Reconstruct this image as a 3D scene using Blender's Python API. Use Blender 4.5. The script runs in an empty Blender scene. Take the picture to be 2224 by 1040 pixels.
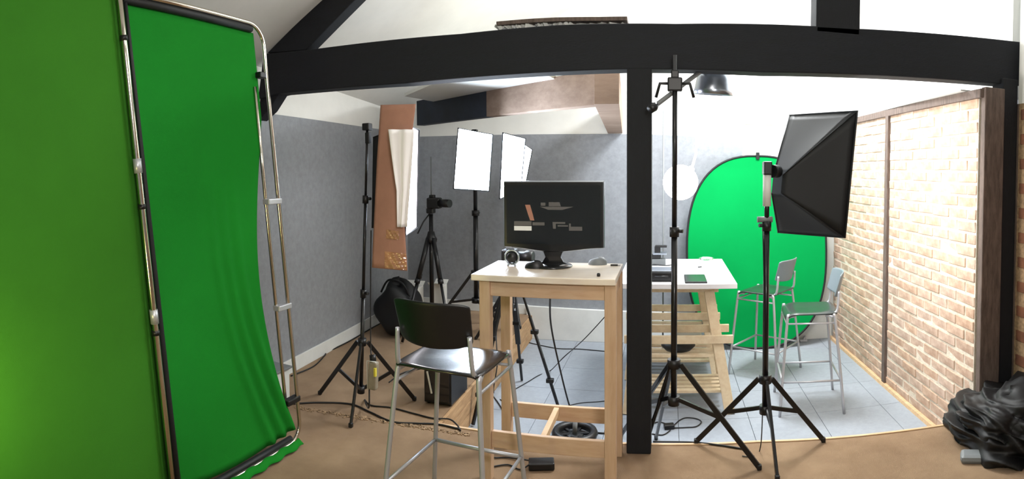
import bpy, bmesh, math, random
from mathutils import Matrix, Vector, Euler
random.seed(7)
S = bpy.context.scene
COL = S.collection
PI = math.pi

# ------------------------------------------------------------------ camera (a swept phone panorama = cylindrical lens)
F = 1250.; XC = 1340.; YC = 415.6; PITCH = math.radians(2.0); X0 = 1450.
EYE = Vector((0, 0, 1.5))
cd = bpy.data.cameras.new('camera'); cam = bpy.data.objects.new('camera', cd); COL.objects.link(cam)
cd.type = 'PANO'; cd.panorama_type = 'CENTRAL_CYLINDRICAL'
cd.central_cylindrical_range_u_min = (0 - XC) / F; cd.central_cylindrical_range_u_max = (2224 - XC) / F
cd.central_cylindrical_range_v_min = -(1040 - YC) / F; cd.central_cylindrical_range_v_max = YC / F
cd.central_cylindrical_radius = 1
CR = Matrix.Rotation(-(XC - X0) / F, 3, 'Z') @ Matrix.Rotation(PI / 2 - PITCH, 3, 'X')
cam.matrix_world = Matrix.Translation(EYE) @ CR.to_4x4()
S.camera = cam

# ------------------------------------------------------------------ view, world
S.view_settings.view_transform = 'Standard'; S.view_settings.look = 'None'
S.view_settings.exposure = 0.0; S.view_settings.gamma = 1.0
S.view_settings.use_curve_mapping = False
w = bpy.data.worlds.new('world'); S.world = w; w.use_nodes = True
w.node_tree.nodes['Background'].inputs[0].default_value = (0.9, 0.93, 1, 1)
w.node_tree.nodes['Background'].inputs[1].default_value = 0.3

def area(name, loc, target, size, power, col=(1, 1, 1), size_y=None):
    l = bpy.data.lights.new(name, 'AREA'); l.energy = power; l.color = col; l.size = size
    if size_y: l.shape = 'RECTANGLE'; l.size_y = size_y
    o = bpy.data.objects.new(name, l); COL.objects.link(o); o.location = loc
    o.rotation_euler = (Vector(target) - Vector(loc)).to_track_quat('-Z', 'Y').to_euler()
    return o
def point(name, loc, power, col=(1, 1, 1), r=.05):
    l = bpy.data.lights.new(name, 'POINT'); l.energy = power; l.color = col; l.shadow_soft_size = r
    o = bpy.data.objects.new(name, l); COL.objects.link(o); o.location = loc
    return o
# lamps standing outside the frame: the room behind the photographer
area('front_room_lamp', (.35, .05, 1.98), (-1.2, 3.2, .9), .35, 30, (1, .96, .91))
area('front_room_ceiling_lamp', (-.2, .9, 2.75), (-.2, 1.6, 0), .6, 15, (1, .9, .78))
area('warm_side_lamp', (-1.66, .40, .75), (-1.86, .85, .7), .2, 6, (1, .85, .35))
# unseen fill lights added to brighten the rear bay and its ceiling
area('rear_bay_fill', (.75, 4.7, 3.0), (.75, 4.6, 0), .7, 120, (.95, .98, 1))
area('rear_bay_ceiling_fill', (1.0, 3.6, 2.35), (.9, 4.2, 4.0), .5, 120, (.97, .99, 1))

# ------------------------------------------------------------------ helpers
def ray(x, y):
    u = (x - XC) / F; v = (YC - y) / F
    return CR @ Vector((math.sin(u), v, -math.cos(u)))
def PZ(x, y, z): r = ray(x, y); return EYE + r * ((z - EYE.z) / r.z)
def PY(x, y, Y): r = ray(x, y); return EYE + r * (Y / r.y)
def PD(x, y, d): r = ray(x, y); return EYE + r * (d / math.hypot(r.x, r.y))

def lin(c):
    return tuple(((v / 255.) / 12.92 if v / 255. <= .04045 else ((v / 255. + .055) / 1.055) ** 2.4) for v in c) + (1,)
MATS = {}
def mat(name, rgb, rough=.6, metal=0, var=0, vscale=8, bump=0, bscale=200, emit=0, ecol=None, rgb2=None, rand=0,
        stretch=None, trans=0, coat=0, sheen=0, sub=0, spec=None):
    m = bpy.data.materials.new(name); m.use_nodes = True; MATS[name] = m
    nt = m.node_tree; N = nt.nodes; L = nt.links; b = N['Principled BSDF']
    b.inputs['Base Color'].default_value = lin(rgb); b.inputs['Roughness'].default_value = rough
    b.inputs['Metallic'].default_value = metal
    if spec is not None: b.inputs['Specular IOR Level'].default_value = spec
    if coat: b.inputs['Coat Weight'].default_value = coat; b.inputs['Coat Roughness'].default_value = .08
    if trans: b.inputs['Transmission Weight'].default_value = trans
    if sheen: b.inputs['Sheen Weight'].default_value = sheen
    tc = N.new('ShaderNodeTexCoord'); mp = N.new('ShaderNodeMapping'); L.new(tc.outputs['Object'], mp.inputs[0])
    if stretch: mp.inputs['Scale'].default_value = stretch
    if var or rand or rgb2:
        n = N.new('ShaderNodeTexNoise'); n.inputs['Scale'].default_value = vscale; n.inputs['Detail'].default_value = 6
        n.inputs['Roughness'].default_value = .65
        L.new(mp.outputs[0], n.inputs[0])
        mx = N.new('ShaderNodeMix'); mx.data_type = 'RGBA'
        c1 = rgb; c2 = rgb2 if rgb2 else tuple(max(0, c * (1 - var)) for c in rgb)
        mx.inputs[6].default_value = lin(c1); mx.inputs[7].default_value = lin(c2)
        rm = N.new('ShaderNodeMapRange'); rm.inputs[1].default_value = .35; rm.inputs[2].default_value = .68
        L.new(n.outputs[0], rm.inputs[0]); L.new(rm.outputs[0], mx.inputs[0])
        out = mx.outputs[2]
        if rand:
            oi = N.new('ShaderNodeObjectInfo'); hs = N.new('ShaderNodeHueSaturation')
            r1 = N.new('ShaderNodeMapRange'); r1.inputs[3].default_value = 1 - rand; r1.inputs[4].default_value = 1 + rand * .6
            L.new(oi.outputs['Random'], r1.inputs[0]); L.new(r1.outputs[0], hs.inputs['Value'])
            ml = N.new('ShaderNodeMath'); ml.operation = 'MULTIPLY'; ml.inputs[1].default_value = 7.31
            fr = N.new('ShaderNodeMath'); fr.operation = 'FRACT'
            L.new(oi.outputs['Random'], ml.inputs[0]); L.new(ml.outputs[0], fr.inputs[0])
            r2 = N.new('ShaderNodeMapRange'); r2.inputs[3].default_value = 1 - rand; r2.inputs[4].default_value = 1 + rand
            L.new(fr.outputs[0], r2.inputs[0]); L.new(r2.outputs[0], hs.inputs['Saturation'])
            L.new(out, hs.inputs['Color']); out = hs.outputs[0]
        L.new(out, b.inputs['Base Color'])
    if bump:
        n2 = N.new('ShaderNodeTexNoise'); n2.inputs['Scale'].default_value = bscale; n2.inputs['Detail'].default_value = 3
        L.new(mp.outputs[0], n2.inputs[0])
        bp = N.new('ShaderNodeBump'); bp.inputs['Strength'].default_value = bump; bp.inputs['Distance'].default_value = .004
        L.new(n2.outputs[0], bp.inputs['Height']); L.new(bp.outputs[0], b.inputs['Normal'])
    if emit:
        b.inputs['Emission Color'].default_value = lin(ecol or rgb); b.inputs['Emission Strength'].default_value = emit
    return m

M_BEAM = mat('dark_stained_oak', (13, 17, 26), .8, var=.25, vscale=6, bump=.35, bscale=40, stretch=(1, 6, 6))
M_BEAMV = mat('dark_stained_post', (14, 17, 24), .8, var=.25, vscale=6, bump=.35, bscale=40, stretch=(6, 6, 1))
M_WHITE = mat('white_plaster', (230, 230, 226), .9, var=.04, vscale=2, bump=.15, bscale=60)
M_PAINT = mat('white_gloss_paint', (222, 224, 222), .5, var=.05, vscale=5)
M_WARMCEIL = mat('tungsten_lit_ceiling', (226, 212, 168), .8, var=.06, vscale=3)  # cream tint paints tungsten light onto the ceiling
M_FELT = mat('grey_wall_felt', (146, 150, 156), .95, var=.09, vscale=22, bump=.5, bscale=260, sheen=.2)
M_CARPET = mat('brown_cord_carpet', (156, 128, 97), .95, rgb2=(126, 98, 69), vscale=2.2, bump=.9, bscale=420, sheen=.1)
M_TILE = mat('grey_carpet_tile', (154, 161, 170), .95, var=.05, vscale=30, bump=.4, bscale=500, rand=.015)
M_BRICK = mat('london_stock_brick', (202, 176, 156), .92, rgb2=(170, 140, 120), vscale=11, bump=.6, bscale=45, rand=.12)
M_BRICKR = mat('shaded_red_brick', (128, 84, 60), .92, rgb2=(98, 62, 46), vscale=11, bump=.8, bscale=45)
M_MORTAR = mat('pale_mortar', (224, 212, 194), .95, var=.12, vscale=30, bump=.6, bscale=90)
M_OLDWOOD = mat('weathered_stud', (112, 96, 88), .8, var=.3, vscale=9, bump=.4, bscale=50, stretch=(6, 6, 1))
M_RAW = mat('raw_roof_timber', (162, 140, 124), .8, rgb2=(140, 118, 104), vscale=3, bump=.3, bscale=40, stretch=(1, 5, 5))
M_NAVY = mat('navy_painted_timber', (40, 50, 66), .6, var=.25, vscale=4, bump=.2, bscale=40)
M_PINE = mat('pale_pine', (214, 186, 150), .55, rgb2=(196, 160, 120), vscale=5, bump=.1, bscale=60, stretch=(1, 1, 9))
M_PINEH = mat('pale_pine_crosswise', (214, 186, 150), .55, rgb2=(194, 158, 118), vscale=5, bump=.1, bscale=60, stretch=(1, 9, 9))
M_BIRCH = mat('birch_table_leg', (206, 176, 146), .45, rgb2=(190, 156, 124), vscale=4, stretch=(9, 9, 1))
M_BIRCHH = mat('birch_table_rail', (210, 180, 150), .45, rgb2=(196, 160, 128), vscale=4, stretch=(1.5, 9, 9))
M_BIRCHT = mat('birch_table_top', (236, 224, 208), .28, rgb2=(226, 210, 190), vscale=4, stretch=(1.5, 9, 9), coat=.3)
M_TRWOOD = mat('trestle_pine', (230, 212, 180), .6, rgb2=(216, 192, 156), vscale=5, stretch=(4, 4, 4))
M_WTABLE = mat('white_laminate', (236, 236, 238), .35, var=.02)
M_METAL = mat('satin_steel', (186, 188, 194), .4, .55)
M_CHROME = mat('polished_tube', (205, 198, 186), .16, 1)
M_BLKMET = mat('black_enamel_tube', (14, 14, 17), .38, .2, coat=.2)
M_BLKPL = mat('black_plastic', (15, 15, 18), .42)
M_BLKGL = mat('gloss_black_seat', (16, 16, 19), .24, coat=.6)
M_SEATG = mat('grey_green_seat', (40, 46, 46), .3, coat=.3)
M_BACKG = mat('grey_plastic_back', (112, 124, 130), .45)
M_BLKCLO = mat('black_nylon', (12, 15, 19), .62, var=.2, vscale=6, bump=.15, bscale=8)
M_JACKET = mat('black_coat_cloth', (9, 9, 11), .6, bump=.3, bscale=14)
M_GREEN1 = mat('green_backdrop_olive', (54, 116, 32), .95, spec=.1, var=.05, vscale=2, bump=.3, bscale=500)
M_GREEN2 = mat('green_backdrop_cloth', (24, 124, 36), .95, var=.05, vscale=2, bump=.3, bscale=500, spec=.12)
M_GREEN3 = mat('bright_chroma_green', (0, 148, 72), .9, spec=.1, var=.03, vscale=2)
M_CARD = mat('corrugated_cardboard', (176, 128, 108), .85, var=.08, vscale=6, bump=.15, bscale=30)
M_TAPE = mat('brown_parcel_tape', (196, 140, 104), .18, var=.25, vscale=14, coat=.8, bump=.8, bscale=30)
M_PLAST = mat('white_diffusion_cloth', (232, 228, 226), .5, bump=.3, bscale=14)
M_LIT = mat('lit_diffuser', (255, 255, 255), .6, emit=34, ecol=(222, 238, 255))
M_LITS = mat('lit_diffuser_strong', (255, 255, 255), .6, emit=33, ecol=(255, 250, 244))
M_LITC = mat('lit_diffuser_flagged', (255, 255, 255), .6, emit=14, ecol=(250, 246, 255))
M_GLOBE = mat('lit_globe', (255, 255, 255), .6, emit=6, ecol=(255, 250, 250))
M_BULB = mat('bare_bulb', (255, 255, 255), .4, emit=60, ecol=(238, 245, 255))
M_SILVER = mat('silver_reflector', (170, 178, 190), .28, .9)
M_SCREEN = mat('monitor_screen', (14, 20, 27), .12, coat=.5)
M_REFLO = mat('reflection_orange', (120, 80, 64), .4, emit=.3, ecol=(200, 140, 115))  # painted reflection tones for the screen, faintly glowing
M_REFLG = mat('reflection_grey', (80, 78, 78), .4, emit=.12, ecol=(120, 112, 110))
M_REFLW = mat('reflection_white', (190, 190, 186), .4, emit=.4, ecol=(205, 200, 192))
M_GREYPL = mat('grey_plastic', (120, 124, 126), .5)
M_WHITEPL = mat('white_plastic', (220, 220, 216), .5)
M_GLASS = mat('clear_glass', (235, 240, 240), .05, trans=.9)
M_YEL = mat('yellow_label', (222, 208, 70), .6)
M_SACK = mat('beige_transformer_case', (150, 140, 122), .6, var=.2, vscale=10)
M_RUBBER = mat('black_rubber_cable', (18, 18, 20), .5)
M_PLANK = mat('step_plank', (186, 152, 112), .75, rgb2=(150, 116, 80), vscale=4, stretch=(9, 1.2, 9), bump=.2, bscale=30)
M_CONC = mat('frayed_backing', (182, 152, 118), .95, var=.3, vscale=40)

class MB:
    def __init__(s): s.v = []; s.f = []; s.sm = []
    def add(s, vs, fs, smooth=False):
        o = len(s.v); s.v += [Vector(a) for a in vs]; s.f += [tuple(i + o for i in f) for f in fs]; s.sm += [smooth] * len(fs); return s
    def box(s, x0, x1, y0, y1, z0, z1):
        return s.hexa([(x0, y0, z0), (x1, y0, z0), (x1, y1, z0), (x0, y1, z0)], [(x0, y0, z1), (x1, y0, z1), (x1, y1, z1), (x0, y1, z1)])
    def hexa(s, b, t):
        return s.add(list(b) + list(t), [(3, 2, 1, 0), (4, 5, 6, 7), (0, 1, 5, 4), (1, 2, 6, 5), (2, 3, 7, 6), (3, 0, 4, 7)])
    def cbox(s, c, size, rot=None):
        a, b, d = (q / 2 for q in size); c = Vector(c)
        vs = [Vector((x, y, z)) for z in (-d, d) for x, y in ((-a, -b), (a, -b), (a, b), (-a, b))]
        if rot is not None: vs = [rot @ v for v in vs]
        vs = [v + c for v in vs]
        return s.hexa(vs[:4], vs[4:])
    def bar(s, p0, p1, wx, wy, up=(0, 0, 1)):
        p0 = Vector(p0); p1 = Vector(p1); d = (p1 - p0).normalized(); u = Vector(up)
        if abs(d.dot(u)) > .95: u = Vector((0, 1, 0))
        a = d.cross(u).normalized(); b = a.cross(d).normalized()
        r = [(-1, -1), (1, -1), (1, 1), (-1, 1)]
        return s.hexa([p0 + a * i * wx / 2 + b * j * wy / 2 for i, j in r], [p1 + a * i * wx / 2 + b * j * wy / 2 for i, j in r])
    def prism(s, poly, off):
        n = len(poly); off = Vector(off); p = [Vector(q) for q in poly]
        return s.add(p + [q + off for q in p], [tuple(range(n))[::-1], tuple(range(n, 2 * n))] + [(i, (i + 1) % n, (i + 1) % n + n, i + n) for i in range(n)])
    def cyl(s, p0, p1, r0, r1=None, n=14, cap=True):
        r1 = r0 if r1 is None else r1
        return s.tube([p0, p1], [r0, r1], n, cap)
    def tube(s, pts, r, n=8, cap=True, closed=False):
        pts = [Vector(p) for p in pts]; k = len(pts)
        rs = r if isinstance(r, (list, tuple)) else [r] * k
        T = []
        for i in range(k):
            a = pts[(i - 1) % k] if (closed or i) else pts[0]; b = pts[(i + 1) % k] if (closed or i < k - 1) else pts[-1]
            t = (b - a); T.append(t.normalized() if t.length > 1e-9 else Vector((0, 0, 1)))
        u = T[0].orthogonal().normalized(); vs = []
        for i in range(k):
            u = (u - T[i] * u.dot(T[i])).normalized(); v = T[i].cross(u)
            for j in range(n):
                a = 2 * PI * j / n; vs.append(pts[i] + (u * math.cos(a) + v * math.sin(a)) * rs[i])
        fs = []
        for i in range(k if closed else k - 1):
            for j in range(n):
                a = i * n + j; b = i * n + (j + 1) % n; c = ((i + 1) % k) * n
                fs.append((a, b, c + (j + 1) % n, c + j))
        s.add(vs, fs, True)
        if cap and not closed:
            o = len(s.v) - k * n
            s.f += [tuple(o + j for j in range(n))[::-1], tuple(o + (k - 1) * n + j for j in range(n))]; s.sm += [False, False]
        return s
    def lathe(s, prof, c=(0, 0, 0), axis=(0, 0, 1), n=24):
        c = Vector(c); q = Vector((0, 0, 1)).rotation_difference(Vector(axis).normalized()); vs = []; fs = []
        for r, h in prof:
            for j in range(n):
                a = 2 * PI * j / n; vs.append(c + q @ Vector((r * math.cos(a), r * math.sin(a), h)))
        for i in range(len(prof) - 1):
            for j in range(n):
                fs.append((i * n + j, i * n + (j + 1) % n, (i + 1) * n + (j + 1) % n, (i + 1) * n + j))
        return s.add(vs, fs, True)
    def grid(s, fn, nu, nv):
        vs = [fn(i / nu, j / nv) for j in range(nv + 1) for i in range(nu + 1)]
        return s.add(vs, [(j * (nu + 1) + i, j * (nu + 1) + i + 1, (j + 1) * (nu + 1) + i + 1, (j + 1) * (nu + 1) + i) for j in range(nv) for i in range(nu)], True)
    def build(s, name, m, parent=None, bevel=0, solid=0, sub=0, local=False, kind=None, label=None, cat=None, group=None):
        me = bpy.data.meshes.new(name)
        vs = s.v
        if parent is not None and not local:
            inv = wm(parent).inverted(); vs = [inv @ v for v in vs]
        me.from_pydata([tuple(v) for v in vs], [], s.f); me.polygons.foreach_set('use_smooth', s.sm); me.update()
        me.materials.append(m)
        o = bpy.data.objects.new(name, me); COL.objects.link(o)
        if parent is not None: o.parent = parent
        if solid: d = o.modifiers.new('thickness', 'SOLIDIFY'); d.thickness = solid; d.offset = 0
        if bevel: d = o.modifiers.new('edge', 'BEVEL'); d.width = bevel; d.segments = 2; d.limit_method = 'ANGLE'; d.angle_limit = .6
        if sub: d = o.modifiers.new('smooth', 'SUBSURF'); d.levels = sub; d.render_levels = sub
        if kind: o['kind'] = kind
        if label: o['label'] = label
        if cat: o['category'] = cat
        if group: o['group'] = group
        return o
def wm(o):
    m = Matrix.Identity(4)
    while o is not None:
        m = Matrix.LocRotScale(o.location, o.rotation_euler, o.scale) @ m; o = o.parent
    return m
def smooth(pts, n=6):
    pts = [Vector(p) for p in pts]; out = []
    for i in range(len(pts) - 1):
        p0 = pts[max(i - 1, 0)]; p1 = pts[i]; p2 = pts[i + 1]; p3 = pts[min(i + 2, len(pts) - 1)]
        for k in range(n):
            t = k / n
            out.append(.5 * ((2 * p1) + (p2 - p0) * t + (2 * p0 - 5 * p1 + 4 * p2 - p3) * t * t + (3 * p1 - p0 - 3 * p2 + p3) * t ** 3))
    return out + [pts[-1]]
def thing(name, label, cat, loc=(0, 0, 0), rz=0, group=None, kind=None):
    o = bpy.data.objects.new(name, None); COL.objects.link(o); o.empty_display_size = .1
    o.location = loc; o.rotation_euler = (0, 0, rz); o['label'] = label; o['category'] = cat
    if group: o['group'] = group
    if kind: o['kind'] = kind
    return o
def dup(root, loc, rz, label):
    r = root.copy(); COL.objects.link(r); r.location = loc; r.rotation_euler = (0, 0, rz); r['label'] = label
    for ch in [c for c in bpy.data.objects if c.parent == root]:
        c = ch.copy(); COL.objects.link(c); c.parent = r
        for g in [k for k in bpy.data.objects if k.parent == ch]:
            d = g.copy(); COL.objects.link(d); d.parent = c
    return r

# ================================================================== SETTING
PIT = -.25
YB = 5.85                                   # rear wall
def xl(Y): return -2.67 - .0758 * (Y - 3.46)     # left wall line
def xs(Y): return -1.34 - .03 * (Y - 3.12)       # carpeted step edge
def xr(Y): return 1.80 - .027 * (Y - 3.0)        # brick wall line
ST = dict(kind='structure')
def st(mb, name, m, label, cat, **k): return mb.build(name, m, None, kind='structure', label=label, cat=cat, **k)

# floors
b = MB()
b.prism([(-2.6 - .3, -2.6, -.3), (2.3, -2.6, -.3), (2.3, 2.97, -.3), (1.84, 2.97, -.3), (.5, 3.10, -.3), (-1.34, 3.10, -.3), (-1.34, 3.12, -.3), (xs(YB), YB, -.3), (-3.0, YB, -.3)], (0, 0, .3))
floor = st(b, 'floor', M_CARPET, 'brown cord carpet floor of the front room and the strip along the grey wall', 'floor')
b = MB().box(-1.5, 2.0, 2.9, 5.95, -.36, -.262)
pit = st(b, 'floor', M_GREYPL, 'sunken floor covered in pale grey carpet tiles', 'floor')
tm = None
for iy in range(6):
    y0 = 3.12 + iy * .5 - .12; y1 = min(y0 + .5, YB)
    for ix in range(7):
        x0 = -1.42 + ix * .5; x1 = min(x0 + .5, 1.79)
        t = MB().box(x0 + .0015, x1 - .0015, max(y0, 3.0) + .0015, y1 - .0015, -.262, PIT).build('carpet_tile', M_TILE, pit, bevel=.0015)
# nosing strip on the lip of the pit
b = MB(); b.prism([(-1.34, 3.10, -.02), (.5, 3.10, -.02), (.5, 3.118, -.02), (-1.34, 3.118, -.02)], (0, 0, .026))
b.prism([(.5, 3.10, -.02), (1.84, 2.97, -.02), (1.84, 2.988, -.02), (.5, 3.118, -.02)], (0, 0, .026))
st(b, 'trim_1', M_PINEH, 'thin wooden nosing strip between brown carpet and sunken grey floor', 'floor trim')
# step side: three planks one above another
t = thing('step_face', 'plank-faced side of the brown carpet step down to grey floor', 'step', (-1.36, 4.4, PIT), kind='structure')
for k in range(3):
    z0 = PIT + k * .083; y = 3.12
    for y1 in (4.5, YB):
        b = MB(); b.hexa([(xs(y) + .001, y + .002, z0 + .002), (xs(y) + .022, y + .002, z0 + .002), (xs(y1) + .022, y1, z0 + .002), (xs(y1) + .001, y1, z0 + .002)],
                         [(xs(y) + .001, y + .002, z0 + .081), (xs(y) + .022, y + .002, z0 + .081), (xs(y1) + .022, y1, z0 + .081), (xs(y1) + .001, y1, z0 + .081)])
        b.build('plank', M_PLANK, t, bevel=.002); y = y1
b = MB(); b.hexa([(-1.34, 3.118, PIT), (1.84, 3.10, PIT), (1.84, 3.118, PIT), (-1.34, 3.13, PIT)], [(-1.34, 3.118, -.02), (1.84, 2.988, -.02), (1.84, 3.0, -.02), (-1.34, 3.13, -.02)])
st(b, 'riser_board', M_PLANK, 'wooden riser below the nosing at the front of the pit', 'riser')

# roof slabs and walls
RZ0, RX, SL = 2.17, .9, .553
def rz(X): return RZ0 + SL * (X + 2.8) if X < RX else RZ0 + SL * (RX + 2.8) - SL * (X - RX)
b = MB()
b.prism([(-3.2, -2.6, rz(-3.2)), (RX, -2.6, rz(RX)), (RX, -2.6, rz(RX) + .12), (-3.2, -2.6, rz(-3.2) + .12)], (0, 8.6, 0))
b.prism([(RX, -2.6, rz(RX)), (2.5, -2.6, rz(2.5)), (2.5, -2.6, rz(2.5) + .12), (RX, -2.6, rz(RX) + .12)], (0, 8.6, 0))
st(b, 'ceiling', M_WHITE, 'white plastered attic ceiling sloping up from the left eave', 'ceiling')
b = MB()
b.hexa([(xl(-2.6), -2.6, 0), (xl(-2.6) - .1, -2.6, 0), (xl(YB) - .1, YB + .1, 0), (xl(YB), YB + .1, 0)],
       [(xl(-2.6), -2.6, 2.5), (xl(-2.6) - .1, -2.6, 2.5), (xl(YB) - .1, YB + .1, 2.5), (xl(YB), YB + .1, 2.5)])
wl = st(b, 'wall_left', M_WHITE, 'low left wall, grey felt below a white plaster strip', 'wall')
b = MB(); ZF = 1.94
b.hexa([(xl(.5) + .001, .5, .1), (xl(.5) + .012, .5, .1), (xl(YB) + .012, YB, .1), (xl(YB) + .001, YB, .1)],
       [(xl(.5) + .001, .5, ZF), (xl(.5) + .012, .5, ZF), (xl(YB) + .012, YB, ZF), (xl(YB) + .001, YB, ZF)])
b.build('felt_covering', M_FELT, wl, label='grey felt covering')
b = MB()
b.prism([(-3.0, YB, -.3), (2.2, YB, -.3), (2.2, YB, rz(2.2)), (RX, YB, rz(RX)), (-3.0, YB, rz(-3.0))], (0, .1, 0))
wb = st(b, 'wall_back', M_WHITE, 'rear gable wall, grey felt across its lower left part', 'wall')
b = MB(); b.prism([(-2.86, YB - .001, .0), (.76, YB - .001, .0), (.76, YB - .001, 1.83), (-.2, YB - .001, 1.875), (-2.86, YB - .001, 1.90)], (0, -.014, 0))
b.build('felt_covering', M_FELT, wb, label='grey felt covering')
# white boxed upstand below the felt in the pit
b = MB().hexa([(-1.46, YB - .05, PIT), (1.72, YB - .05, PIT), (1.72, YB, PIT), (-1.46, YB, PIT)], [(-1.46, YB - .05, .095), (1.72, YB - .05, .03), (1.72, YB, .03), (-1.46, YB, .095)])
st(b, 'baseboard_back', M_PAINT, 'tall white boxed skirting under the grey felt of the rear wall', 'skirting', bevel=.004)
b = MB(); b.hexa([(xl(.5) + .012, .5, 0), (xl(.5) + .03, .5, 0), (xl(YB) + .03, YB, 0), (xl(YB) + .012, YB, 0)], [(xl(.5) + .012, .5, .105), (xl(.5) + .026, .5, .105), (xl(YB) + .026, YB, .105), (xl(YB) + .012, YB, .105)])
st(b, 'baseboard_left', M_PAINT, 'white skirting board running along the grey left wall', 'skirting', bevel=.003)
b = MB().box(-2.85, -1.45, YB - .03, YB - .015, 0, .105)
st(b, 'baseboard_back', M_PAINT, 'short white skirting at the rear of the carpeted strip', 'skirting', bevel=.003)
# boxed casing at the foot of the left wall beside the green backdrop
b = MB(); p = PZ(597, 850, 0)
b.box(xl(3.0) + .03, -2.36, 2.55, 3.02, 0, .2)
c = st(b, 'pipe_casing', M_PAINT, 'low white boxed casing at the foot of left wall beside the backdrop', 'casing', bevel=.004)
MB().box(xl(3.0) + .03, -2.345, 2.54, 3.035, .2, .215).build('casing_lid', M_GREYPL, c, bevel=.003, label='grey lid')
# right walls
b = MB().box(2.12, 2.25, 3.14, YB, 2.021, 3.9).box(1.74, 2.12, 3.14, YB, 2.021, 2.03)
st(b, 'wall_right', M_WHITE, 'white plaster above the brick panels of the rear bay', 'wall')
b = MB().box(2.06, 2.3, -2.6, 2.97, 1.95, 3.6)
st(b, 'wall_right', M_WHITE, 'plaster wall above dark brick at the right edge', 'wall')
b = MB().box(-2.9, 2.3, -2.7, -2.6, 0, 4.4)
st(b, 'wall_front', M_WHITE, 'plain wall behind the viewer', 'wall')

# brick panels: every brick is a piece
bricks = []
def brick_mesh(seed, L):
    rnd = random.Random(seed)
    bm = bmesh.new(); bmesh.ops.create_cube(bm, size=1)
    for v in bm.verts:
        v.co = Vector((v.co.x * .05, v.co.y * L, v.co.z * .062)) + Vector((rnd.uniform(-.003, .003), rnd.uniform(-.003, .003), rnd.uniform(-.003, .003)))
    bmesh.ops.bevel(bm, geom=[e for e in bm.edges], offset=.004, segments=1, affect='EDGES')
    me = bpy.data.meshes.new('brick'); bm.to_mesh(me); bm.free(); me.materials.append(M_BRICK); return me
full = [brick_mesh(i, .213) for i in range(5)]; half = [brick_mesh(20 + i, .1) for i in range(3)]
def brick_panel(y0, y1, label):
    t = thing('brick_panel', label, 'brick wall', (xr(y0), (y0 + y1) / 2, PIT), kind='structure')
    b = MB(); b.hexa([(xr(y0) + .005, y0, PIT), (xr(y0) + .1, y0, PIT), (xr(y1) + .1, y1, PIT), (xr(y1) + .005, y1, PIT)],
                     [(xr(y0) + .005, y0, 2.0), (xr(y0) + .1, y0, 2.0), (xr(y1) + .1, y1, 2.0), (xr(y1) + .005, y1, 2.0)])
    b.build('mortar_bed', M_MORTAR, t, label='pale mortar')
    inv = t.location
    for r in range(29):
        z = PIT + .05 + r * .0765
        y = y0 - (.1125 if r % 2 else 0)
        while y < y1 - .03:
            a = max(y, y0); e = min(y + .225, y1); Lb = e - a
            if Lb > .06:
                me = random.choice(full) if Lb > .16 else random.choice(half)
                base = .213 if Lb > .16 else .1
                o = bpy.data.objects.new('brick', me); COL.objects.link(o); o.parent = t
                yc = (a + e) / 2
                o.location = Vector((xr(yc) + .025 + random.uniform(-.004, .004), yc, z + random.uniform(-.002, .002))) - inv
                o.rotation_euler = (random.uniform(-.006, .006), random.uniform(-.02, .02), .027 + random.uniform(-.012, .012))
                o.scale = (1, (Lb - .012) / base, 1)
            y += .225
    return t
YM = 4.38
brick_panel(3.02, YM - .03, 'near panel of pale stock brick between the dark stud and end post')
brick_panel(YM + .03, YB - .06, 'far panel of pale stock brick behind the black softbox')
def stud(y0, y1, z0, z1, name, label, x0=-.02, x1=.09):
    b = MB(); b.hexa([(xr(y0) + x0, y0, z0), (xr(y0) + x1, y0, z0), (xr(y1) + x1, y1, z0), (xr(y1) + x0, y1, z0)],
                     [(xr(y0) + x0, y0, z1), (xr(y0) + x1, y0, z1), (xr(y1) + x1, y1, z1), (xr(y1) + x0, y1, z1)])
    return st(b, name, M_OLDWOOD, label, 'timber', bevel=.004)
stud(YM - .03, YM + .03, PIT, 1.97, 'trim_2', 'weathered timber stud dividing the two brick panels')
stud(2.97, YB, 1.965, 2.02, 'trim_3', 'narrow timber plate along the top of the brick panels')
b = MB(); b.hexa([(xr(3) - .035, 3.0, PIT), (xr(3), 3.0, PIT), (xr(YB), YB, PIT), (xr(YB) - .035, YB, PIT)], [(xr(3) - .03, 3.0, PIT + .025), (xr(3), 3.0, PIT + .025), (xr(YB), YB, PIT + .025), (xr(YB) - .03, YB, PIT + .025)])
st(b, 'baseboard_right', M_PINEH, 'pale timber batten along the foot of the brick wall', 'batten')
b = MB().box(1.805, 1.945, 2.95, 3.0, -.0, 2.03)
st(b, 'trim_4', M_OLDWOOD, 'grey-brown timber lining on the inner side of right post', 'timber', bevel=.005)

# dark brick at the very right edge of the front room
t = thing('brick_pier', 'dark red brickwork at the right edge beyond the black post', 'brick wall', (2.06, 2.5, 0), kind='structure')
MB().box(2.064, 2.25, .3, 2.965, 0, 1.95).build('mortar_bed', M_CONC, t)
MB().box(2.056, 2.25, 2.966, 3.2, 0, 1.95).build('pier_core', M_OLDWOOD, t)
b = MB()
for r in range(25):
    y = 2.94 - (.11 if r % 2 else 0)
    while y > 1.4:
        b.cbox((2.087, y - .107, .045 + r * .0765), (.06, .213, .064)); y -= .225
b.build('brick_courses', M_BRICKR, t, bevel=.003, kind='stuff')

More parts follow.
